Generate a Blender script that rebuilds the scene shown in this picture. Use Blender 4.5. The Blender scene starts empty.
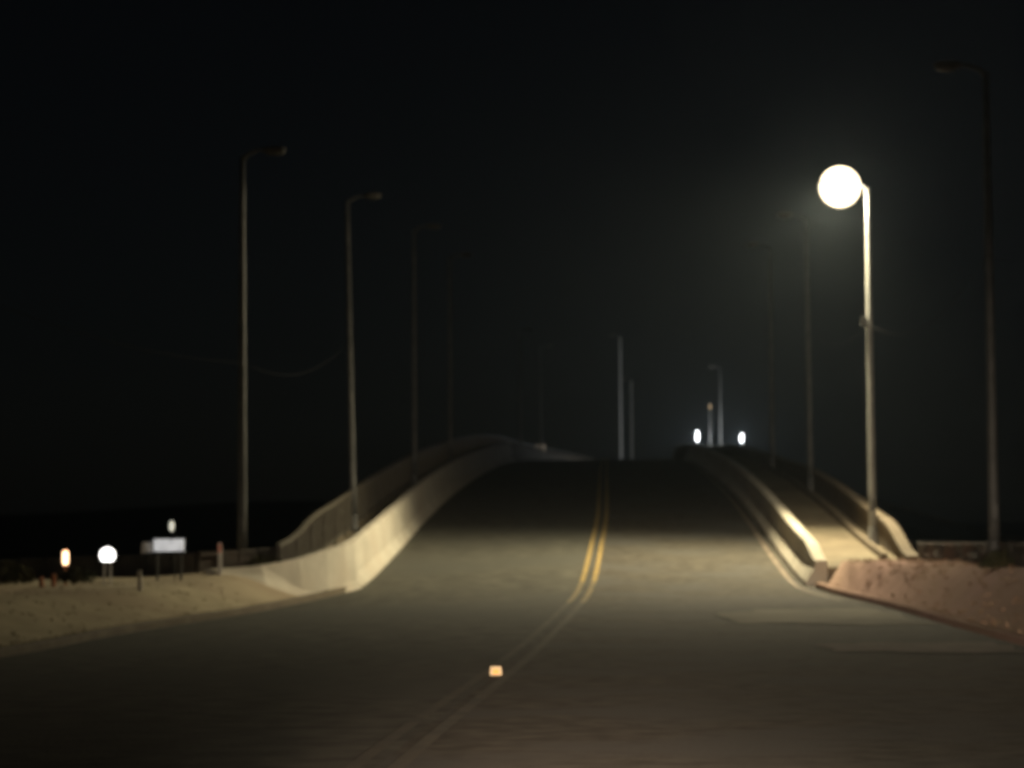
import bpy, bmesh, math, random
from mathutils import Vector
random.seed(11)
R = math.radians
sc = bpy.context.scene
COL = sc.collection

# ------------------------------------------------------------------ camera
F = 2600.0
cam = bpy.data.objects.new('camera', bpy.data.cameras.new('camera'))
COL.objects.link(cam)
cam.data.sensor_width = 36.0
cam.data.lens = F / 1024 * 36.0
cam.data.clip_start = 0.1
cam.data.clip_end = 9000
cam.data.dof.use_dof = True; cam.data.dof.focus_distance = 11.0; cam.data.dof.aperture_fstop = 3.4
cam.location = (0, 0, 1.5)
from mathutils import Matrix
M_ = Matrix.Rotation(R(2.16), 4, 'Z') @ Matrix.Rotation(R(90 + 3.61), 4, 'X') @ Matrix.Rotation(R(-0.35), 4, 'Z')
cam.rotation_euler = M_.to_euler()
sc.camera = cam

# ------------------------------------------------------------------ night sky
w = bpy.data.worlds.new('World'); sc.world = w; w.use_nodes = True
nt = w.node_tree; nt.nodes.clear()
out = nt.nodes.new('ShaderNodeOutputWorld'); bg = nt.nodes.new('ShaderNodeBackground')
sky = nt.nodes.new('ShaderNodeTexSky'); sky.sky_type = 'NISHITA'; sky.sun_disc = False
sky.sun_elevation = R(35); sky.sun_rotation = R(200)
hs = nt.nodes.new('ShaderNodeHueSaturation'); hs.inputs['Saturation'].default_value = 0.75
nt.links.new(sky.outputs[0], hs.inputs['Color']); nt.links.new(hs.outputs[0], bg.inputs[0])
bg.inputs[1].default_value = 0.00036
nt.links.new(bg.outputs[0], out.inputs[0])
# faint moonlight
sl = bpy.data.lights.new('moonlight', 'SUN'); sl.energy = 0.012; sl.angle = R(0.5); sl.color = (0.85, 0.92, 1)
so = bpy.data.objects.new('moonlight', sl); COL.objects.link(so)
so.rotation_euler = (R(55), 0, R(-20))

sc.view_settings.view_transform = 'Standard'; sc.view_settings.look = 'None'
sc.view_settings.exposure = 0; sc.view_settings.gamma = 1
sc.cycles.pixel_filter_type = 'GAUSSIAN'; sc.cycles.filter_width = 3.0
sc.cycles.use_denoising = True
sc.cycles.use_adaptive_sampling = False
sc.cycles.max_bounces = 4; sc.cycles.volume_bounces = 0
sc.cycles.sample_clamp_indirect = 1.0
LAMP_L = 2.0      # radiance of the street lamp's globe, swollen to its glare's size
HAZE = 0.00020

# dipped headlights of the car the picture is taken from
for sx in (-0.62, 0.62):
    hl = bpy.data.lights.new('headlight_beam', 'SPOT'); hl.energy = 23000; hl.color = (1, 0.82, 0.62)
    hl.spot_size = R(25); hl.spot_blend = 1.0; hl.shadow_soft_size = 0.07
    ho = bpy.data.objects.new('headlight_beam', hl); COL.objects.link(ho)
    ho.location = (sx + 0.1, 1.6, 0.72)
    ho.rotation_euler = (R(90 - 1.9), 0, R(-2.0))

for sx in (-0.5, 0.5):          # their lower, wider part on the tarmac just ahead
    hl = bpy.data.lights.new('headlight_flood', 'SPOT'); hl.energy = 33000; hl.color = (1, .72, .52)
    hl.spot_size = R(13); hl.spot_blend = 1.0; hl.shadow_soft_size = 0.07
    ho = bpy.data.objects.new('headlight_flood', hl); COL.objects.link(ho)
    ho.location = (sx + .1, 1.6, .78); ho.rotation_euler = (R(90 - 4.4), 0, R(1.2))
# ------------------------------------------------------------------ materials
MATS = {}
def mat(name, c1, c2=None, scale=2.0, rough=0.85, bump=0.0, c3=None, big=0.15, metal=0.0, detail=8.0, spec=0.3, stretch=None):
    if name in MATS: return MATS[name]
    m = bpy.data.materials.new(name); m.use_nodes = True
    n = m.node_tree; b = n.nodes['Principled BSDF']; L = n.links
    b.inputs['Roughness'].default_value = rough; b.inputs['Metallic'].default_value = metal
    b.inputs['Specular IOR Level'].default_value = spec
    if c2 is None: c2 = tuple(x * 0.7 for x in c1)
    tc = n.nodes.new('ShaderNodeTexCoord'); src = tc.outputs['Object']
    if stretch:
        mp = n.nodes.new('ShaderNodeMapping'); mp.inputs['Scale'].default_value = stretch
        L.new(src, mp.inputs[0]); src = mp.outputs[0]
    nz = n.nodes.new('ShaderNodeTexNoise'); nz.inputs['Scale'].default_value = scale; nz.inputs['Detail'].default_value = detail
    L.new(src, nz.inputs['Vector'])
    r1 = n.nodes.new('ShaderNodeValToRGB'); r1.color_ramp.elements[0].position = .35; r1.color_ramp.elements[1].position = .65
    r1.color_ramp.elements[0].color = (*c2, 1); r1.color_ramp.elements[1].color = (*c1, 1)
    L.new(nz.outputs[0], r1.inputs[0])
    col = r1.outputs[0]
    if c3:
        n2 = n.nodes.new('ShaderNodeTexNoise'); n2.inputs['Scale'].default_value = big; n2.inputs['Detail'].default_value = 5
        L.new(src, n2.inputs['Vector'])
        r2 = n.nodes.new('ShaderNodeValToRGB'); r2.color_ramp.elements[0].position = .45; r2.color_ramp.elements[1].position = .62
        L.new(n2.outputs[0], r2.inputs[0])
        mx = n.nodes.new('ShaderNodeMix'); mx.data_type = 'RGBA'
        L.new(r2.outputs[0], mx.inputs[0]); L.new(col, mx.inputs[6]); mx.inputs[7].default_value = (*c3, 1)
        col = mx.outputs[2]
    L.new(col, b.inputs['Base Color'])
    if bump:
        bp = n.nodes.new('ShaderNodeBump'); bp.inputs['Strength'].default_value = bump; bp.inputs['Distance'].default_value = 0.03
        n3 = n.nodes.new('ShaderNodeTexNoise'); n3.inputs['Scale'].default_value = scale * 8; n3.inputs['Detail'].default_value = 6
        L.new(src, n3.inputs['Vector']); L.new(n3.outputs[0], bp.inputs['Height']); L.new(bp.outputs[0], b.inputs['Normal'])
    MATS[name] = m; return m
def glow(name, c, s):
    m = bpy.data.materials.new(name); m.use_nodes = True
    n = m.node_tree; b = n.nodes['Principled BSDF']
    b.inputs['Base Color'].default_value = (*c, 1)
    b.inputs['Emission Color'].default_value = (*c, 1); b.inputs['Emission Strength'].default_value = s
    return m
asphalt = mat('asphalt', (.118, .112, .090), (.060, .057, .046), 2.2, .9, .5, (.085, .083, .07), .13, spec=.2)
asphalt_old_lit = mat('worn_headlit_asphalt', (.120, .107, .085), (.062, .056, .045), 3.2, .9, .4, (.10, .095, .085), .4, spec=.15)
concrete = mat('concrete', (.64, .59, .49), (.47, .43, .35), 1.1, .85, .2, (.52, .46, .37), .5)
concrete_dark = mat('stained_shade_concrete', (.19, .155, .11), (.13, .10, .07), 1.5, .9, .3, (.15, .12, .08), .4)
walk = mat('walkway_concrete', (.22, .18, .12), (.15, .12, .08), 1.2, .9, .2, (.25, .21, .14), .35)
earth_tan = mat('dry_grass_earth', (.54, .47, .33), (.42, .36, .25), 1.6, 1, .8, (.36, .29, .21), .11, spec=.05)
earth_red = mat('red_earth', (.50, .325, .28), (.39, .25, .21), 1.3, 1, .8, (.42, .29, .22), .13, spec=.05)
stone = mat('dark_stone', (.075, .07, .06), (.035, .03, .026), 1.6, .95, .6, (.09, .062, .048), .5)
steel = mat('galvanised_steel', (.105, .105, .10), (.07, .07, .068), 3, .6, 0, metal=.2)
palesteel = mat('pale_painted_steel', (.85, .85, .83), (.78, .78, .76), 3, .6)
cabm = mat('black_cable', (.025, .025, .025), (.015, .015, .015), 3, 1, spec=0)
railpaint = mat('rusty_rail_paint', (.10, .09, .07), (.06, .05, .038), 3, .7)
yellow = mat('yellow_road_paint', (.55, .37, .11), (.20, .155, .08), 3.5, .85, 0, (.35, .25, .09), .8)
yellow_worn = mat('worn_yellow_paint', (.125, .108, .078), (.08, .072, .055), 2.0, .85, 0, (.10, .085, .06), .5)
white = mat('white_road_paint', (.30, .24, .18), (.15, .12, .09), 1.8, .8)
waterm = mat('river_water', (.004, .006, .008), (.003, .005, .007), .2, .12, .25, spec=.5)
grassm = mat('dry_grass', (.36, .31, .18), (.20, .19, .10), .8, .9, spec=.05)
bushm = mat('scrub_leaves', (.07, .06, .03), (.03, .035, .018), 1.2, .9, spec=.05)
rustbush = mat('rusty_dry_leaves', (.17, .075, .04), (.07, .035, .02), 1.2, .9, spec=.05)
darkhill = mat('dark_scrubland', (.03, .03, .02), (.015, .016, .011), .05, 1, spec=0)
black = mat('black_rubber', (.03, .03, .03), (.02, .02, .02), 4, .6)
whitep = mat('white_plastic', (.78, .76, .72), (.65, .62, .58), 5, .4)
amberr = mat('amber_reflector', (.80, .50, .16), (.70, .42, .12), 20, .3)
pinkr = mat('faded_red_reflector', (.75, .40, .34), (.60, .25, .20), 9, .3)
orangep = mat('orange_plastic', (.60, .20, .07), (.45, .14, .05), 6, .5)

def sheeting(name, c, rough):
    m = mat(name, c, c, 9, rough, metal=1.0); return m
retro = sheeting('reflective_sheeting', (.85, .83, .78), .36)
retro_pink = sheeting('faded_red_reflective_sheeting', (.80, .42, .34), .50)
retro_amber = sheeting('amber_reflective_sheeting', (.80, .50, .18), .90)
# ------------------------------------------------------------------ helpers
def tag(o, label=None, cat=None, group=None, kind=None):
    if label: o['label'] = label
    if cat: o['category'] = cat
    if group: o['group'] = group
    if kind: o['kind'] = kind
    return o
def mesh(name, verts, faces, m, parent=None, smooth=False):
    me = bpy.data.meshes.new(name); me.from_pydata([tuple(v) for v in verts], [], faces); me.update()
    me.materials.append(m)
    o = bpy.data.objects.new(name, me); COL.objects.link(o)
    if parent: o.parent = parent
    if smooth:
        for p in me.polygons: p.use_smooth = True
    return o
def empty(name, loc=(0, 0, 0)):
    o = bpy.data.objects.new(name, None); COL.objects.link(o); o.location = loc; o.empty_display_size = .2; return o
class MB:
    def __init__(s): s.v = []; s.f = []
    def box(s, c, d, rz=0.0, top=1.0):
        b = len(s.v)
        for k in (-1, 1):
            for (i, j) in ((-1, -1), (1, -1), (1, 1), (-1, 1)):
                t = top if k > 0 else 1
                x, y = i * d[0] / 2 * t, j * d[1] / 2 * t
                s.v.append((c[0] + x * math.cos(rz) - y * math.sin(rz), c[1] + x * math.sin(rz) + y * math.cos(rz), c[2] + k * d[2] / 2))
        for q in ((3, 2, 1, 0), (4, 5, 6, 7), (0, 1, 5, 4), (1, 2, 6, 5), (2, 3, 7, 6), (3, 0, 4, 7)):
            s.f.append(tuple(b + i for i in q))
        return s
    def tube(s, pts, rad, n=12, cap=True):
        pts = [Vector(p) for p in pts]
        if not hasattr(rad, '__len__'): rad = [rad] * len(pts)
        b = len(s.v)
        for i, p in enumerate(pts):
            t = (pts[min(i + 1, len(pts) - 1)] - pts[max(i - 1, 0)]).normalized()
            a = t.cross(Vector((0, 1, 0)) if abs(t.y) < .9 else Vector((0, 0, 1))).normalized(); c = t.cross(a)
            for k in range(n):
                an = 2 * math.pi * k / n
                s.v.append(tuple(p + (a * math.cos(an) + c * math.sin(an)) * rad[i]))
        for i in range(len(pts) - 1):
            for k in range(n):
                s.f.append((b + i * n + k, b + i * n + (k + 1) % n, b + (i + 1) * n + (k + 1) % n, b + (i + 1) * n + k))
        if cap:
            s.f.append(tuple(b + k for k in range(n))[::-1]); s.f.append(tuple(b + (len(pts) - 1) * n + k for k in range(n)))
        return s
    def ball(s, c, r, n=20, m=12):
        if not hasattr(r, '__len__'): r = (r, r, r)
        b = len(s.v)
        s.v.append((c[0], c[1], c[2] + r[2]))
        for i in range(1, m):
            th = math.pi * i / m
            for k in range(n):
                ph = 2 * math.pi * k / n
                s.v.append((c[0] + r[0] * math.sin(th) * math.cos(ph), c[1] + r[1] * math.sin(th) * math.sin(ph), c[2] + r[2] * math.cos(th)))
        s.v.append((c[0], c[1], c[2] - r[2])); e = len(s.v) - 1
        for k in range(n):
            s.f.append((b, b + 1 + k, b + 1 + (k + 1) % n)); s.f.append((e, e - n + (k + 1) % n, e - n + k))
        for i in range(m - 2):
            for k in range(n):
                q = b + 1 + i * n
                s.f.append((q + k, q + n + k, q + n + (k + 1) % n, q + (k + 1) % n))
        return s
    def build(s, name, m, parent=None, smooth=False):
        return mesh(name, s.v, s.f, m, parent, smooth)

def interp(tab, d):
    n = len(tab)
    if d <= tab[0][0]: return tab[0][1]
    if d >= tab[-1][0]: return tab[-1][1]
    for i in range(n - 1):
        if tab[i][0] <= d <= tab[i + 1][0]: break
    x0, y0 = tab[i]; x1, y1 = tab[i + 1]
    def sl(j):
        if j == 0 or j == n - 1: return 0
        a = (tab[j][1] - tab[j - 1][1]) / (tab[j][0] - tab[j - 1][0]); b = (tab[j + 1][1] - tab[j][1]) / (tab[j + 1][0] - tab[j][0])
        return 0 if a * b <= 0 else 2 * a * b / (a + b)
    h = x1 - x0; t = (d - x0) / h
    return (2*t**3-3*t*t+1)*y0 + (t**3-2*t*t+t)*h*sl(i) + (-2*t**3+3*t*t)*y1 + (t**3-t*t)*h*sl(i+1)
ZT = [(-80, 0), (38, 0), (46, .07), (53, .20), (60, .34), (66, .60), (72, 1.05), (87.5, 2.42), (103, 3.62), (133, 5.45), (156, 6.6), (187, 7.8), (215, 8.5), (240, 8.75), (270, 8.3), (330, 6.0), (400, 2.5), (470, 1.5), (900, 1.4)]
def zr(d): return interp(ZT, d)
def sh(d):                      # the bridge bends right beyond its crest
    return 0 if d < 200 else (.0019 * (d - 200) ** 2 if d < 290 else 15.4 + (d - 290) * .342)
LT = [(-80, -8.6), (42, -8.6), (47, -8.3), (53, -7.4), (59, -6.9), (65, -6.35), (900, -6.35)]
RT = [(-80, 6.1), (40, 6.1), (50, 5.9), (58, 5.5), (65, 4.95), (900, 4.95)]
CT = [(-80, -1.8), (0, -1.75), (17.7, -1.6), (31, -1.34), (44, -1.12), (54, -.86), (66, -.60), (76, -.46), (91, -.30), (130, -.35), (900, -.45)]
def Lx(d): return interp(LT, d) + sh(d)
def Rx(d): return interp(RT, d) + sh(d)
def Cx(d): return interp(CT, d) + sh(d)
def frange(a, b, s):
    n = max(1, round((b - a) / s)); return [a + (b - a) * i / n for i in range(n + 1)]
def sweep(name, prof, ds, m, parent=None, gap=None, closed=True):
    """prof(d) -> list of (x, z) points of the section at distance d"""
    v = []; f = []
    segs = [(ds[i], ds[i + 1]) for i in range(len(ds) - 1)] if gap else [tuple(ds)]
    for sg in segs:
        if gap: sg = (sg[0] + gap / 2, sg[1] - gap / 2)
        b = len(v)
        for d in sg:
            p = prof(d); k = len(p); v += [(x, d, z) for x, z in p]
        for i in range(len(sg) - 1):
            for j in range(k if closed else k - 1):
                f.append((b + i * k + j, b + i * k + (j + 1) % k, b + (i + 1) * k + (j + 1) % k, b + (i + 1) * k + j))
        if closed:
            f.append(tuple(b + j for j in range(k))[::-1]); f.append(tuple(b + (len(sg) - 1) * k + j for j in range(k)))
    o = mesh(name, v, f, m, parent)
    bm = bmesh.new(); bm.from_mesh(o.data); bmesh.ops.recalc_face_normals(bm, faces=bm.faces); bm.to_mesh(o.data); bm.free()
    if not closed:
        o.data.flip_normals() if o.data.polygons[0].normal.z < 0 else None
    return o

# ------------------------------------------------------------------ water, ground, road
wv = [(-4000, -4000, -3), (4000, -4000, -3), (4000, 4500, -3), (-4000, 4500, -3)]
tag(mesh('water', wv, [(0, 1, 2, 3)], waterm), kind='structure')
def sm(t): t = max(0, min(1, t)); return t * t * (3 - 2 * t)
def hsh(x, y): return math.sin(x * 1.7 + y * .6) * .5 + math.sin(x * .55 - y * 1.3 + 2) * .5
def wall_y(x):                 # the near bank's shoreline wall on the left
    return 54.3 + (-7.9 - x) * .38
def gz(x, y):
    l, r = interp(LT, y), interp(RT, y)
    z0 = zr(min(y, 66))
    if l - .2 <= x <= r + .2: z = z0 - .05
    elif x < l:
        u = l - .2 - x
        top = interp([(-80, .25), (25, .4), (45, .58), (56, .64), (61, .80), (66, 1.0)], y)
        z = z0 * 0 + .10 + zr(min(y, 60)) * .6 + (top - .1) * sm(u / interp([(30, 3.0), (54, 2.2), (60, 1.7), (66, 1.3)], y)) - .012 * max(0, u - 3) + .035 * hsh(x, y) * sm(u / 1)
    else:
        u = x - r - .2
        top = interp([(-80, .3), (25, .6), (40, 1.0), (56, 1.08), (64, 1.1)], y)
        z = .10 + zr(min(y, 60)) * .5 + (top - .1 - zr(min(y, 60)) * .4) * sm(u / interp([(45, 1.5), (56, 1.0), (62, .5), (66, .35)], y)) + .03 * hsh(x * 1.3, y) * sm(u)
    # shore
    s = y - (64.5 if x > l - .3 else (65.5 if x > -9.6 else max(wall_y(x) + 4, 62)))
    if x > 9: s = max(s, x - 9 + (y - 60) * .3) if y > 20 else s
    if s > 0: z = z - min(6, s * .8)
    return z
xs = frange(-90, -14, 4)[:-1] + frange(-14, 12, .35)[:-1] + frange(12, 90, 4)
ys = frange(-60, 14, 4)[:-1] + frange(14, 74, .7)
v = [(x, y, gz(x, y)) for y in ys for x in xs]; nx = len(xs)
f = [(j * nx + i, j * nx + i + 1, (j + 1) * nx + i + 1, (j + 1) * nx + i) for j in range(len(ys) - 1) for i in range(nx - 1)]
g = mesh('ground', v, f, earth_tan, smooth=True); g.data.materials.append(earth_red)
for p in g.data.polygons:
    if p.center.x > -1: p.material_index = 1
tag(g, kind='structure')
# far bank and low hills that carry the road after the bridge
fv = []; ff = []
fx = frange(-900, 900, 30); fy = frange(395, 1400, 40)
for y in fy:
    for x in fx:
        e = sm((y - 395) / 60)
        fv.append((x, y, -4 + e * (5.0 if abs(x - sh(y)) < 40 else 5.0 + 2 * hsh(x * .02, y * .01)) + sm((y - 600) / 500) * 10 * (1.2 + hsh(x * .006, y * .004)) * (0 if abs(x - sh(y)) < 60 else 1)))
n = len(fx)
ff = [(j * n + i, j * n + i + 1, (j + 1) * n + i + 1, (j + 1) * n + i) for j in range(len(fy) - 1) for i in range(n - 1)]
tag(mesh('far_shore', fv, ff, darkhill, smooth=True), kind='structure')

dsr = frange(-60, 40, 4)[:-1] + frange(40, 110, 1.5)[:-1] + frange(110, 460, 4)
# the road: right lane browner, worn; the tone split also paints the headlights' edge
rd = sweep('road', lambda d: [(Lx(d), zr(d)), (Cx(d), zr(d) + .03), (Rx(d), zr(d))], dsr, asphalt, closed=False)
rd.data.materials.append(asphalt_old_lit)
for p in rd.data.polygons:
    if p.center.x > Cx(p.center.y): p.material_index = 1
tag(rd, kind='structure')
def strip(name, xf, wd, ds, m, dz=.008, kind='structure'):
    def pr(d):
        x = xf(d); c = Cx(d)
        def z(q): return zr(d) + dz + .03 * (1 - min(1, abs(q - c) / (abs((Lx(d) if q < c else Rx(d)) - c))))
        return [(x - wd / 2, z(x - wd / 2)), (x + wd / 2, z(x + wd / 2))]
    return tag(sweep(name, pr, ds, m, closed=False), kind=kind)
d1 = frange(66, 110, 1.0)[:-1] + frange(110, 300, 4)
strip('centre_line', lambda d: Cx(d) - .15, .11, d1, yellow)
strip('centre_line', lambda d: Cx(d) + .15, .11, d1, yellow)
dm = frange(57, 66, 1.0)
halfworn = mat('half_worn_yellow_paint', (.32, .24, .11), (.12, .105, .07), 3.0, .85)
strip('centre_line', lambda d: Cx(d) - .15, .11, dm, halfworn)
strip('centre_line', lambda d: Cx(d) + .15, .11, dm, halfworn)
d0 = frange(14, 57, 1.0)
strip('worn_centre_line', lambda d: Cx(d) - .15, .11, d0, yellow_worn)
strip('worn_centre_line', lambda d: Cx(d) + .15, .12, d0, yellow_worn)
strip('edge_line', lambda d: Rx(d) - .42, .12, frange(58, 300, 2), white)
# kerbs along the flared approach
for side, xf in ((-1, Lx), (1, Rx)):
    a = lambda d, s=side, q=xf: [(q(d), zr(d) - .3), (q(d), zr(d) + .11), (q(d) + s * .02, zr(d) + .13), (q(d) + s * .16, zr(d) + .13), (q(d) + s * .16, zr(d) - .3)]
    tag(sweep('kerb', a, frange(-40, 63.9, 2.0), concrete_dark if side < 0 else earth_red), kind='structure')
# lighter patches in the right lane
def patch(cx, cy, rx, ry, m):
    b = [(0, 0)]; vv = [(cx, cy, 0)]; N = 40
    for k in range(N):
        a = 2 * math.pi * k / N; q = 1 + .13 * math.sin(3 * a + cx) + .08 * math.sin(7 * a + cy) + random.uniform(-.04, .04)
        ca, sa = math.cos(a), math.sin(a)
        x = cx + rx * q * (abs(ca) ** .6) * (1 if ca > 0 else -1); y = cy + ry * q * (abs(sa) ** .6) * (1 if sa > 0 else -1)
        vv.append((min(x, Rx(y) - .06), y, 0))
    vv = [(x, y, zr(y) + .03 * (1 - min(1, (x - Cx(y)) / (Rx(y) - Cx(y)))) + .014) for x, y, _ in vv]
    return tag(mesh('road_patch', vv, [(0, k + 1, (k + 1) % N + 1) for k in range(N)], m), kind='structure')
patchm = mat('tan_patch', (.32, .29, .23), (.17, .155, .12), .7, .95, .3)
patch(4.0, 50.0, 1.75, 3.2, patchm)
patch(4.6, 38.2, 1.4, 1.9, mat('grey_patch', (.34, .28, .24), (.18, .155, .13), 1.3, .95, .3))

# ------------------------------------------------------------------ bridge
B0, B1 = 64.6, 410
br = tag(empty('bridge', (0, B0, 0)), 'long humped road bridge with raised walkways rising from the near bank over dark water', 'bridge')
br.location = (0, 0, 0)
dsb = frange(B0, 110, 2)[:-1] + frange(110, B1, 5)
sweep('deck', lambda d: [(Lx(d) - 1.75, zr(d) - .06), (Rx(d) + 2.95, zr(d) - .06), (Rx(d) + 2.6, zr(d) - .6), (Rx(d) + .6, zr(d) - 1.5), (Lx(d) - .3, zr(d) - 1.5), (Lx(d) - 1.5, zr(d) - .6)], dsb, concrete_dark, br)
sweep('walkway', lambda d: [(Rx(d) + .40, zr(d) - .05), (Rx(d) + .40, zr(d) + .45), (Rx(d) + 2.75, zr(d) + .45), (Rx(d) + 2.75, zr(d) - .05)], dsb, walk, br)
sweep('walkway', lambda d: [(Lx(d) - .46, zr(d) - .05), (Lx(d) - .46, zr(d) + .45), (Lx(d) - 1.6, zr(d) + .45), (Lx(d) - 1.6, zr(d) - .05)], dsb, walk, br)
for d in frange(100, 370, 30):
    MB().box((sh(d) - .6, d, (zr(d) - 1.5 - 6) / 2), (9.5, 1.1, zr(d) - 1.5 + 6)).build('pier', concrete_dark, br)
MB().box((-.6, B0 + .55, -2.9), (14.6, 1.0, 6.0)).build('abutment', concrete_dark, br)
# concrete barriers with a sloped foot
def barL(d):
    x, z = Lx(d), zr(d)
    return [(x + .12, z - .02), (x + .12, z + .09), (x - .06, z + .34), (x - .14, z + 1.10), (x - .17, z + 1.13), (x - .37, z + 1.13), (x - .40, z + 1.10), (x - .40, z - .02)]
def barR(d):
    x, z = Rx(d), zr(d); t = .62 + .31 * sm((d - 64.6) / 3.5) + .05 * sm((d - 64) / 20)
    return [(x - .16, z - .02), (x - .16, z + .10), (x + .06, z + .44), (x + .07, z + t - .03), (x + .10, z + t), (x + .35, z + t), (x + .38, z + t - .03), (x + .38, z - .02)]
dj = frange(B0, 68.6, 1)[:-1] + frange(68.6, 300, 6)
tag(sweep('concrete_barrier', barL, dj, concrete, gap=.006), 'pale concrete barrier left of the road, its face lit bright by the lamp', 'barrier')
tag(sweep('concrete_barrier', barR, dj, concrete, gap=.006), 'low concrete barrier right of the road, lit on top with its face in shadow', 'barrier')
WP = [(-6.40, 64.55), (-6.55, 63.4), (-6.85, 62.2), (-7.35, 61.1), (-8.1, 60.0), (-9.1, 59.0)]
wv_ = []; wf_ = []
for i, (x, y) in enumerate(WP):
    a = Vector(WP[max(0, i - 1)]); b = Vector(WP[min(len(WP) - 1, i + 1)]); t = (b - a).normalized(); nn = Vector((-t.y, t.x))
    if nn.x < 0 and i < 3: nn = -nn
    if nn.y > 0 and i >= 3: nn = -nn
    hT = zr(64.6) + 1.13 - .60 * sm(i / 5.0); zb = gz(x, y) - .25
    for (o_, z_) in ((.30, zb), (.10, zb + .35 + .2 * (i < 2)), (.02, hT), (-.20, hT + .0), (-.24, zb)):
        wv_.append((x + nn.x * o_, y + nn.y * o_, z_))
for i in range(len(WP) - 1):
    for j in range(5): wf_.append((i * 5 + j, i * 5 + (j + 1) % 5, i * 5 + 5 + (j + 1) % 5, i * 5 + 5 + j))
wf_ += [(0, 1, 2, 3, 4), tuple((len(WP) - 1) * 5 + k for k in (4, 3, 2, 1, 0))]
ww = mesh('wing_wall', wv_, wf_, concrete)
bm = bmesh.new(); bm.from_mesh(ww.data); bmesh.ops.recalc_face_normals(bm, faces=bm.faces); bm.to_mesh(ww.data); bm.free()
tag(ww, 'curved pale wing wall flaring left from the end of the left barrier into the bank', 'wall')
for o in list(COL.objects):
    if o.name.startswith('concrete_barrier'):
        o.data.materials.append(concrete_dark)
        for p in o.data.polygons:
            if p.center.y > 168: p.material_index = 1  # far barriers: shade put into the colour, against the lanterns' light
# right outer parapet, solid
pr_ = tag(empty('parapet', (7.4, 65, zr(65) + .45)), 'low solid parapet outside the right walkway, beside the lit lamp post', 'parapet')
def rel(o): o.matrix_parent_inverse = o.parent.matrix_world.inverted() if False else o.matrix_parent_inverse; return o
def sub(o, root):
    for vv in o.data.vertices: vv.co -= Vector(root.location)
def parapet(d):
    x = Rx(d) + 2.55; z = zr(d) + .45; h = .15 + .55 * sm((d - 65) / 6) - .3 * sm((d - 85) / 40)
    return [(x - .1, z), (x - .1, z + h), (x + .1, z + h), (x + .1, z)]
o = sweep('wall', parapet, frange(65, 100, 1.2)[:-1] + frange(100, 300, 4), concrete_dark, pr_); sub(o, pr_)
def cop(d):
    x = Rx(d) + 2.55; z = zr(d) + .453 + .15 + .55 * sm((d - 65) / 6) - .3 * sm((d - 85) / 40)
    return [(x - .15, z), (x - .15, z + .09), (x + .15, z + .09), (x + .15, z)]
o = sweep('coping', cop, frange(65, 100, 1.2)[:-1] + frange(100, 300, 4), concrete_dark, pr_); sub(o, pr_)
# inner lit kerb rail on the walkway's outer part
tag(sweep('walkway_kerb', lambda d: [(Rx(d) + 2.02, zr(d) + .45), (Rx(d) + 2.02, zr(d) + .60), (Rx(d) + 2.18, zr(d) + .60), (Rx(d) + 2.18, zr(d) + .45)], frange(67.5, 120, 3), concrete_dark), kind='structure')
# left outer railing, open bars
lr = tag(empty('railing', (-7.8, 57, .5)), 'tall open bar railing along the left walkway, dull brown in the dark', 'railing')
def rx(d): return interp([(50, -8.05), (58, -7.9), (66, -7.8), (900, -7.8)], d) + sh(d)
def rz(d): return (zr(d) + .45) if d > B0 else 1.0 + (zr(B0) + .45 - 1.0) * (d - 55) / (B0 - 55)
def rh(d): return .62 + .62 * sm((d - 60) / 9)
o = sweep('top_rail', lambda d: [(rx(d) - .05, rz(d) + rh(d) - .08), (rx(d) - .05, rz(d) + rh(d)), (rx(d) + .05, rz(d) + rh(d)), (rx(d) + .05, rz(d) + rh(d) - .08)], frange(61.2, 290, 2), railpaint, lr); sub(o, lr)
o = sweep('bottom_rail', lambda d: [(rx(d) - .03, rz(d) + .12), (rx(d) - .03, rz(d) + .18), (rx(d) + .03, rz(d) + .18), (rx(d) + .03, rz(d) + .12)], frange(61.2, 290, 2), railpaint, lr); sub(o, lr)
posts = frange(61.3, 290, 3)
for i, d in enumerate(posts):
    o = MB().box((rx(d), d, rz(d) + rh(d) / 2 - .01), (.10, .10, rh(d))).build('post', railpaint, lr); sub(o, lr)
    if i + 1 < len(posts):
        mb = MB()
        nb = 21 if d < 150 else 11
        for k in range(1, nb):
            e = d + (posts[i + 1] - d) * k / nb
            mb.box((rx(e), e, rz(e) + .09 + rh(e) / 2), (.02, .045, rh(e) - .24))
        o = mb.build('bar_panel', railpaint, lr); sub(o, lr)

# ------------------------------------------------------------------ low stone walls on the banks
def wall(pts, h, th, label, seed):
    random.seed(seed)
    root = empty('stone_wall', pts[0]); tag(root, label, 'wall')
    body = MB(); cap = MB()
    for a, b in zip(pts[:-1], pts[1:]):
        a = Vector(a); b = Vector(b); L = (b - a).length; n = max(1, int(L / .55))
        ang = math.atan2(b.y - a.y, b.x - a.x)
        for i in range(n):
            p = a + (b - a) * ((i + .5) / n)
            for row in range(3):
                hh = h / 3
                q = p + Vector((random.uniform(-.02, .02) , random.uniform(-.03, .03), 0))
                body.box((q.x, q.y, p.z + hh * (row + .5) - .04 * (row == 0) - .0), (L / n * random.uniform(.93, .99), th * random.uniform(.85, 1.05), hh * random.uniform(.9, .985)), ang, random.uniform(.93, .98))
            cap.box((p.x, p.y, p.z + h + .035), (L / n * random.uniform(.95, .99), th * 1.15, .07 * random.uniform(.7, 1.3)), ang + random.uniform(-.02, .02), .95)
        m_ = (a + b) / 2
        body.box((m_.x, m_.y, m_.z + h / 2 - .25), (L, th * .7, h + .45), ang)
    for q, nm in ((body, 'wall'), (cap, 'coping')):
        o = q.build(nm, stone, root); sub(o, root)
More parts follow.
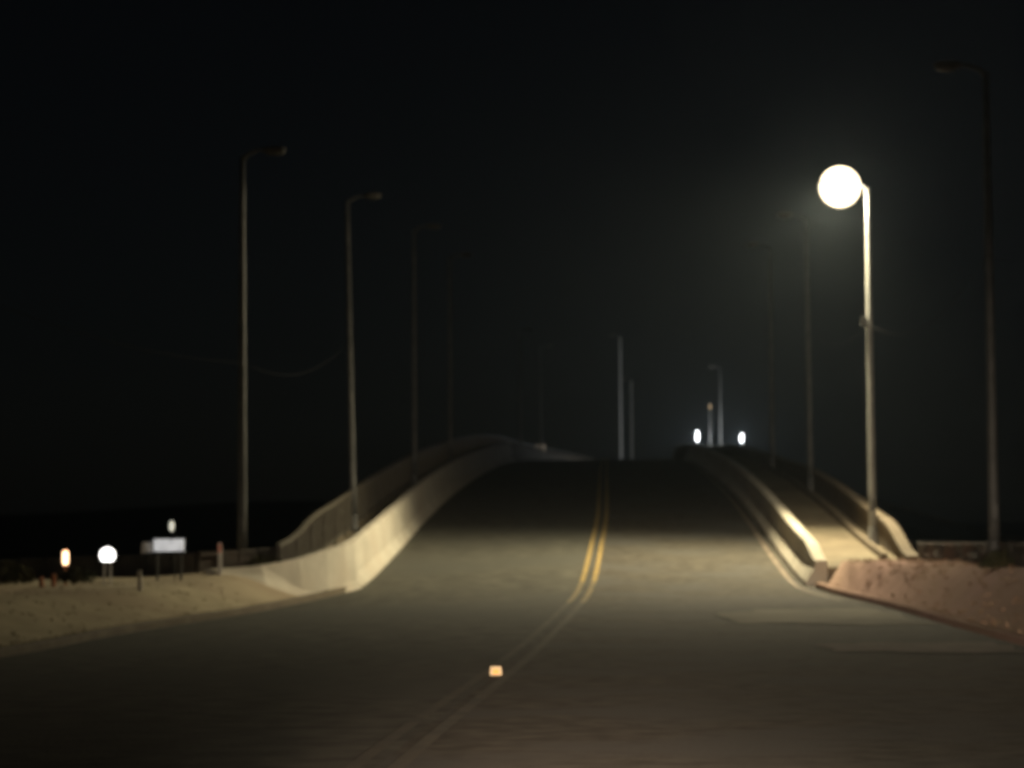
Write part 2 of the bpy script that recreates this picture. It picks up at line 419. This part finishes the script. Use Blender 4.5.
wall([(-8.05, 61.4, .74), (-9.6, 59.6, .62), (-15, 57.8, .46), (-24, 58.5, .36)], .74, .4, 'low rough stone wall across the left bank behind the small lights', 3)
wall([(7.95, 47.0, 1.05), (7.9, 56, 1.08), (7.72, 64.6, 1.10)], .42, .36, 'low dark stone wall along the top of the red earth bank on the right', 4)
wall([(7.95, 46.8, 1.05), (9.4, 44.0, 1.0)], .30, .36, 'short broken end of stone wall at the right edge of the picture', 5)

# ------------------------------------------------------------------ street lamps
def lamp_proto(h=10.0, lit=None, side=-1, globe=.30, arm=.50, pm=None):
    pm = pm or steel
    root = empty('street_lamp')
    MB().box((0, 0, .02), (.42, .42, .04)).tube([(0, 0, .04), (0, 0, .5)], [.15, .125], 16).build('base', pm, root)
    ps = [(0, 0, .5 + (h - .5) * k / 10) for k in range(11)]
    MB().tube(ps, [.112 - .05 * k / 10 for k in range(11)], 16).build('pole', pm, root, True)
    s = side
    MB().tube([(0, 0, h - .12), (s * .10, 0, h + .04), (s * .32, 0, h + .13), (s * arm * .8, 0, h + .16), (s * arm, 0, h + .15)], [.05, .045, .04, .035, .035], 10).build('arm', steel, root, True)
    hd = MB().ball((s * (arm + .26), 0, h + .16), (.30, .14, .08), 16, 10).build('head', railpaint, root, True)
    if lit is None:
        MB().ball((s * (arm + .30), 0, h + .095), (.24, .12, .07), 14, 8).build('lens', mat('smoky_lens', (.10, .10, .09), (.07, .07, .06), 5, .35), hd, True)
    else:
        MB().ball((s * arm * .98, 0, h + .02), globe, 40, 24).build('globe', lit, hd, True)
    MB().box((-s * 0 + .0, -.13, 1.1), (.11, .06, .3)).build('access_box', steel, root)
    return root
def kids(o): return [c for c in bpy.data.objects if c.parent == o]
def copy_tree(o, parent=None):
    c = o.copy(); COL.objects.link(c)
    if parent: c.parent = parent
    for ch in kids(o): copy_tree(ch, c)
    return c
protoL = lamp_proto(side=1); protoR = lamp_proto(side=-1)
ord_ = ['nearest', 'second', 'third', 'fourth', 'fifth', 'sixth', 'seventh']
GRP = 'street lamps along the bridge'
usedL = usedR = False
def place(proto, first, x, y, z, label, lean=0.0):
    o = proto if first else copy_tree(proto)
    o.location = (x, y, z); o.rotation_euler = (0, R(lean), 0)
    tag(o, label, 'street lamp', GRP); return o
place(protoL, True, -8.85, 62.2, 1.0, 'unlit lamp post on the left, nearest one, behind the low stone wall')
place(protoL, False, -7.75, 78.2, zr(78.2) + .45, 'second unlit lamp post from the left edge, behind the lit barrier', -1.0)
place(protoL, False, -7.6, 100.8, zr(100.8) + .45, 'third unlit lamp post on the left, fading into the dark')
place(protoL, False, -7.6, 123.5, zr(123.5) + .45, 'fourth unlit lamp post on the left, hardly visible')
place(protoL, False, -7.15, 207, zr(207) + .45, 'thin faint lamp post left of the far square sign')
place(protoL, False, -6.1, 229, zr(229) + .45, 'thin faint lamp post rising straight above the far square sign')
place(protoR, True, 7.68, 52.6, 1.08, 'tallest unlit lamp post on red earth bank at right edge')
place(protoR, False, 7.3, 95.2, zr(95.2) + .45, 'unlit lamp post just left of the lit street lamp', -.3)
place(protoR, False, 7.3, 117.5, zr(117.5) + .45, 'very faint lamp post, second to the left of the lit street lamp')
place(protoR, False, 10.72, 253, zr(253) + .2, 'far lamp post with bright upper half between two small white lights')
p620 = lamp_proto(14.6, side=-1, pm=palesteel)
place(p620, True, 1.1, 268, zr(268) + .3, 'tall pale lamp post above the crest in line with the centre line')
p630 = lamp_proto(11.5, side=-1, pm=palesteel)
place(p630, True, 2.35, 284, zr(284) + .3, 'shorter pale lamp post just right of the tall centre one')
# the lit one
lampm = glow('lit_lamp_glare', (1.0, .86, .60), LAMP_L)
nn_ = lampm.node_tree; tr_ = nn_.nodes.new('ShaderNodeBsdfTransparent'); em_ = nn_.nodes.new('ShaderNodeEmission'); ad_ = nn_.nodes.new('ShaderNodeAddShader')
em_.inputs[0].default_value = (1, .83, .56, 1); em_.inputs[1].default_value = LAMP_L
nn_.links.new(tr_.outputs[0], ad_.inputs[0]); nn_.links.new(em_.outputs[0], ad_.inputs[1]); nn_.links.new(ad_.outputs[0], nn_.nodes['Material Output'].inputs[0])
nn_.nodes.remove(nn_.nodes['Principled BSDF'])
lit = lamp_proto(9.95, lampm, -1, .57, .78, mat('light_grey_steel', (.30, .30, .28), (.24, .24, .225), 3, .6))  # globe shaped to the glare around the lamp, larger than its glass
place(lit, True, 7.22, 72.3, zr(72.3) + .45, 'brightly lit street lamp with glaring warm white head over the right walkway')
sp_ = bpy.data.lights.new('street_lamp_beam', 'SPOT'); sp_.energy = 16000; sp_.color = (1, .87, .56)
sp_.spot_size = R(133); sp_.spot_blend = .85; sp_.shadow_soft_size = .25
spo = bpy.data.objects.new('street_lamp_beam', sp_); COL.objects.link(spo)
spo.location = (6.40, 72.3, zr(72.3) + .45 + 9.95 - .10)
spo.rotation_euler = Vector((.55, .36, 1)).to_track_quat('Z', 'Y').to_euler()
pt_ = bpy.data.lights.new('street_lamp_glow', 'POINT'); pt_.energy = 1900; pt_.color = (1, .87, .62); pt_.shadow_soft_size = .2
pto = bpy.data.objects.new('street_lamp_glow', pt_); COL.objects.link(pto); pto.location = (6.40, 72.3, zr(72.3) + .45 + 9.95 - .22)
# the next lamp of the row, beside the approach (just out of the frame, lit and dimmer)
lampw = glow('lit_sodium_glass', (1.0, .68, .44), 95)
nearl = lamp_proto(9.0, lampw, -1, .22, 1.2)
place(nearl, True, 8.3, 27.5, gz(8.3, 27.5), 'dim warm street lamp beside the approach road')

# cable strung along the lamp posts
def cable(pts, sag, label):
    mb = MB()
    for a, b in zip(pts[:-1], pts[1:]):
        a = Vector(a); b = Vector(b)
        q = [a.lerp(b, t / 16) - Vector((0, 0, sag * 4 * (t / 16) * (1 - t / 16))) for t in range(17)]
        mb.tube(q, .0075, 6)
    tag(mb.build('cable', cabm, None, True), label, 'cable')
cable([(8.1, 29, 6.9), (7.62, 52.6, 7.35), (7.15, 72.3, 7.75), (7.25, 95.2, 10.0)], .9, 'thin slack cable strung between the lamp posts on the right')
cable([(-12.5, 33, 7.0), (-8.8, 62.2, 6.0), (-7.7, 78.2, 8.0)], .7, 'thin slack cable strung to the lamp posts on the left')
b_ = tag(MB().box((0, 0, 0), (.16, .14, .26)).box((.09, 0, 0), (.06, .06, .08)).build('junction_box', steel), 'small pale junction box fixed halfway up the lit lamp post', 'box')
b_.location = (7.06, 72.2, 7.72)

# small white lights beyond the crest
farm = lampm.copy(); farm.name = 'far_lamp_glass'
for q in farm.node_tree.nodes:
    if q.type == 'EMISSION': q.inputs[0].default_value = (.95, .98, 1, 1); q.inputs[1].default_value = 5
for (x_, y_, z_) in ((8.35, 250, 12.05), (12.5, 248, 11.8)):
    fl = bpy.data.lights.new('far_lamp_light', 'POINT'); fl.energy = 1300; fl.color = (.93, .97, 1); fl.shadow_soft_size = .05
    fo = bpy.data.objects.new('far_lamp_light', fl); COL.objects.link(fo); fo.location = (x_, y_, z_)
def far_light(x, y, z, w_, h_, label, m, post, grp='small far lights beyond the crest'):
    root = empty('lantern', (x, y, z - post))
    MB().tube([(0, 0, 0), (0, 0, post)], .035, 8).build('post', steel, root)
    MB().ball((0, 0, post + h_ / 2), (w_ / 2, w_ / 2, h_ / 2), 12, 10).build('glass', m, root, True)
    MB().tube([(0, 0, post + h_ - .02), (0, 0, post + h_ + .10)], [w_ * .4, .04], 10).build('cap', steel, root)
    return tag(root, label, 'lantern', grp)
far_light(8.35, 250, 11.55, .20, 1.1, 'small white light beyond the crest, left one of two', farm, 2.0)
far_light(12.5, 248, 11.35, .20, .9, 'small white light beyond the crest, right one of two', farm, 1.8)
far_light(9.6, 250, 14.7, .14, .5, 'tiny dim amber light above the two far white lights', glow('dim_amber_glass', (.9, .62, .34), .05), 4.6)
# square sign at the crest
sg = tag(empty('road_sign', (-6.35, 233, zr(233) + .2)), 'small square grey sign far away on the left of the crest', 'sign')
MB().box((0, 0, 0), (1.0, .05, 1.0)).build('panel', retro, sg).location = (0, 0, 1.25)
MB().tube([(0, .06, -.3), (0, .06, 1.7)], .04, 8).build('post', steel, sg)

# ------------------------------------------------------------------ small things on the left bank
gl = tag(empty('globe_light', (-10.68, 54.9, gz(-10.68, 54.9))), 'round glaring white garden light in front of the stone wall', 'light')
z0 = 1.40 - gl.location.z
MB().ball((0, 0, z0), .165, 24, 16).build('globe', glow('white_globe_glass', (1, .97, .93), 4), gl, True)
MB().tube([(-.07, 0, -.05), (-.06, 0, z0 - .12)], .022, 8).build('leg', whitep, gl)
MB().tube([(.07, 0, -.05), (.06, 0, z0 - .12)], .022, 8).build('leg', whitep, gl)
MB().tube([(0, 0, z0 - .17), (0, 0, z0 - .12)], .10, 16).build('collar', steel, gl)
la = tag(empty('lantern', (-11.62, 55.1, gz(-11.62, 55.1))), 'narrow upright warm lantern on thin stem, leftmost light by the wall', 'lantern')
z0 = 1.20 - la.location.z
MB().tube([(0, 0, -.05), (0, 0, z0)], .025, 8).build('stem', orangep, la)
MB().tube([(0, 0, z0), (0, 0, z0 + .04), (0, 0, z0 + .26), (0, 0, z0 + .30)], [.04, .065, .065, .04], 14).build('glass', glow('warm_lantern_glass', (1, .62, .34), 4), la, True)
MB().tube([(0, 0, z0 + .30), (0, 0, z0 + .35)], [.07, .02], 14).build('cap', orangep, la)
for x, hh, lb in ((-11.68, .26, 'short orange peg at the foot of the warm lantern'), (-11.93, .22, 'short orange peg a step left of the warm lantern')):
    p = tag(MB().tube([(0, 0, -.05), (0, 0, hh - .03), (0, 0, hh)], [.05, .045, .02], 10).build('marker_peg', orangep), lb, 'peg', 'orange pegs by the lantern')
    p.location = (x, 54.2, gz(x, 54.2))
# signboard with its lit look put in as emission, and its lamp
lb = tag(empty('lit_sign', (-9.85, 57.6, .2)), 'long white lit signboard standing behind the stone wall', 'sign')
lbm = bpy.data.materials.new('sign_face'); lbm.use_nodes = True
n_ = lbm.node_tree; b_ = n_.nodes['Principled BSDF']
nz = n_.nodes.new('ShaderNodeTexNoise'); nz.inputs['Scale'].default_value = 6
rp = n_.nodes.new('ShaderNodeValToRGB'); rp.color_ramp.elements[0].position = .35; rp.color_ramp.elements[1].position = .5
rp.color_ramp.elements[0].color = (.22, .23, .25, 1); rp.color_ramp.elements[1].color = (.62, .62, .62, 1)
n_.links.new(nz.outputs[0], rp.inputs[0]); n_.links.new(rp.outputs[0], b_.inputs['Emission Color'])
b_.inputs['Emission Strength'].default_value = .85; b_.inputs['Base Color'].default_value = (.6, .6, .6, 1)
MB().box((.02, 0, 1.41), (.66, .10, .27)).build('panel', lbm, lb)
MB().box((-.48, .03, 1.36), (.26, .06, .24), .5, .8).build('side_panel', whitep, lb)
MB().box((.02, .02, 1.26), (.72, .12, .03)).box((.02, .02, 1.56), (.72, .12, .03)).build('frame', black, lb)
for x in (-.25, .28): MB().tube([(x, .05, -.6), (x, .05, 1.3)], .03, 8).build('post', steel, lb)
sp = tag(empty('stem_lamp', (-9.72, 57.3, .2)), 'small pale lamp on thin stem just above the lit signboard', 'lamp')
MB().tube([(0, .45, -.6), (0, .45, 1.66), (0, .02, 1.72)], .012, 8).build('stem', black, sp)
MB().ball((0, 0, 1.83), (.055, .055, .12), 12, 10).build('glass', glow('pale_lamp_glass', (.95, .93, .78), .75), sp, True)
# reflector posts
def delineator(x, y, h, label, m):
    r_ = empty('marker_post', (x, y, gz(x, y))); tag(r_, label, 'marker post')
    MB().box((0, 0, h / 2 - .03), (.09, .05, h + .06), 0, .8).build('post', whitep, r_)
    MB().box((0, -.035, h - .13), (.08, .02, .20)).build('reflector', m, r_)
delineator(-8.9, 59.0, .72, 'small marker post with pinkish red reflector at the wall end by lamp post', retro_pink)
delineator(-9.57, 52.6, .40, 'tiny white marker post in the grass below the lit signboard', retro)

# raised reflective stud
st = tag(empty('road_stud', (-1.335, 30, zr(30) + .034)), 'small square pale yellow reflective stud on the dark road', 'road stud')
MB().box((0, 0, .06), (.14, .10, .10), 0, .86).build('body', mat('dusty_yellow_plastic', (.36, .29, .18), (.30, .24, .14), 30, .6), st)
MB().box((0, -.047, .052), (.07, .012, .05)).build('reflector', retro_amber, st)

# ------------------------------------------------------------------ vegetation
def tufts(name, n, region, m, hmin, hmax, seed):
    rnd = random.Random(seed); v = []; f = []
    for _ in range(n):
        x, y = region(rnd)
        z = gz(x, y) - .01
        for b in range(5):
            a = rnd.uniform(0, 6.28); h = rnd.uniform(hmin, hmax); w_ = rnd.uniform(.012, .03); l = rnd.uniform(.02, .14)
            bx, by = x + rnd.uniform(-.08, .08), y + rnd.uniform(-.08, .08); k = len(v)
            v += [(bx - w_ * math.cos(a), by - w_ * math.sin(a), z), (bx + w_ * math.cos(a), by + w_ * math.sin(a), z), (bx + l * math.sin(a), by - l * math.cos(a), z + h)]
            f.append((k, k + 1, k + 2))
    tag(mesh(name, v, f, m), 'short dry grass growing over the roadside banks', 'grass', kind='stuff')
def regL(r):
    y = r.uniform(24, 57); return interp(LT, y) - .3 - r.random() ** 1.3 * 8, y
def regR(r):
    y = r.uniform(24, 63); return interp(RT, y) + .3 + r.random() ** 1.5 * 2.6, y
tufts('dry_grass', 800, regL, grassm, .015, .05, 1)
o = [q for q in COL.objects if q.name == 'dry_grass'][0]; o['label'] = 'short dry grass over the tan left bank below the stone wall'
tufts('dry_grass', 700, regR, mat('reddish_grass', (.40, .26, .18), (.24, .18, .11), .9, .9, spec=.05), .03, .10, 2)
[q for q in COL.objects if q.name == 'dry_grass.001'][0]['label'] = 'sparse dry grass over the red earth right bank'
def shrub(x, y, z, rx_, rz_, n, m, label, seed, grp=None):
    rnd = random.Random(seed)
    root = empty('shrub', (x, y, z)); tag(root, label, 'shrub', grp)
    st_ = MB()
    for k in range(7):
        a = rnd.uniform(0, 6.28); q = rnd.uniform(.3, .9)
        st_.tube([(0, 0, -.05), (math.cos(a) * rx_ * q * .5, math.sin(a) * rx_ * q * .4, rz_ * .6), (math.cos(a) * rx_ * q, math.sin(a) * rx_ * q * .6, rz_ * rnd.uniform(.8, 1.25))], [.014, .01, .004], 5)
    st_.build('stems', railpaint, root)
    v = []; f = []
    for _ in range(n):
        a = rnd.uniform(0, 6.28); q = math.sqrt(rnd.random()); hz = rnd.random() ** .8
        lump = 1 + .25 * math.sin(a * 3 + seed) + .15 * math.sin(a * 5)
        c = Vector((math.cos(a) * rx_ * q * lump, math.sin(a) * rx_ * .7 * q, rz_ * hz * (1.2 - .6 * q * q) * (1 + .2 * math.sin(a * 4 + seed))))
        d1_ = Vector((rnd.gauss(0, 1), rnd.gauss(0, 1), rnd.gauss(0, 1))).normalized(); d2_ = d1_.cross(Vector((rnd.gauss(0, 1), rnd.gauss(0, 1), rnd.gauss(0, 1)))).normalized()
        s_ = rnd.uniform(.025, .055); k = len(v)
        v += [c - d1_ * s_, c + d2_ * s_ * .5, c + d1_ * s_, c - d2_ * s_ * .5]; f.append((k, k + 1, k + 2, k + 3))
    mesh('leaves', v, f, m, root)
shrub(8.05, 46.3, 1.05, .42, .46, 1500, rustbush, 'rusty brown dry shrub at the right edge beside the tallest lamp post', 6)
shrub(7.45, 50.6, 1.06, .32, .26, 700, bushm, 'low dark shrub at the foot of the right edge lamp post', 7)
shrub(-8.25, 60.7, 1.0, .5, .3, 900, bushm, 'dark low shrub at the right end of the left stone wall', 8)
shrub(-13.6, 57.2, .75, .8, .45, 1600, bushm, 'dark low shrub at the far left in front of the wall', 9)
shrub(-11.4, 54.9, .83, .4, .25, 700, bushm, 'small dark shrub beside the warm lantern', 12)

# ------------------------------------------------------------------ night haze
hz = MB().box((0, 540, 12), (1900, 1900, 33.0)).build('haze', glow('tmp', (1, 1, 1), 0))
hm = bpy.data.materials.new('night_haze'); hm.use_nodes = True; n_ = hm.node_tree; n_.nodes.clear()
oo = n_.nodes.new('ShaderNodeOutputMaterial'); pv = n_.nodes.new('ShaderNodeVolumePrincipled')
pv.inputs['Color'].default_value = (.72, .88, 1, 1); pv.inputs['Density'].default_value = HAZE; pv.inputs['Anisotropy'].default_value = .78
n_.links.new(pv.outputs[0], oo.inputs['Volume'])
hz.data.materials.clear(); hz.data.materials.append(hm); tag(hz, kind='stuff')
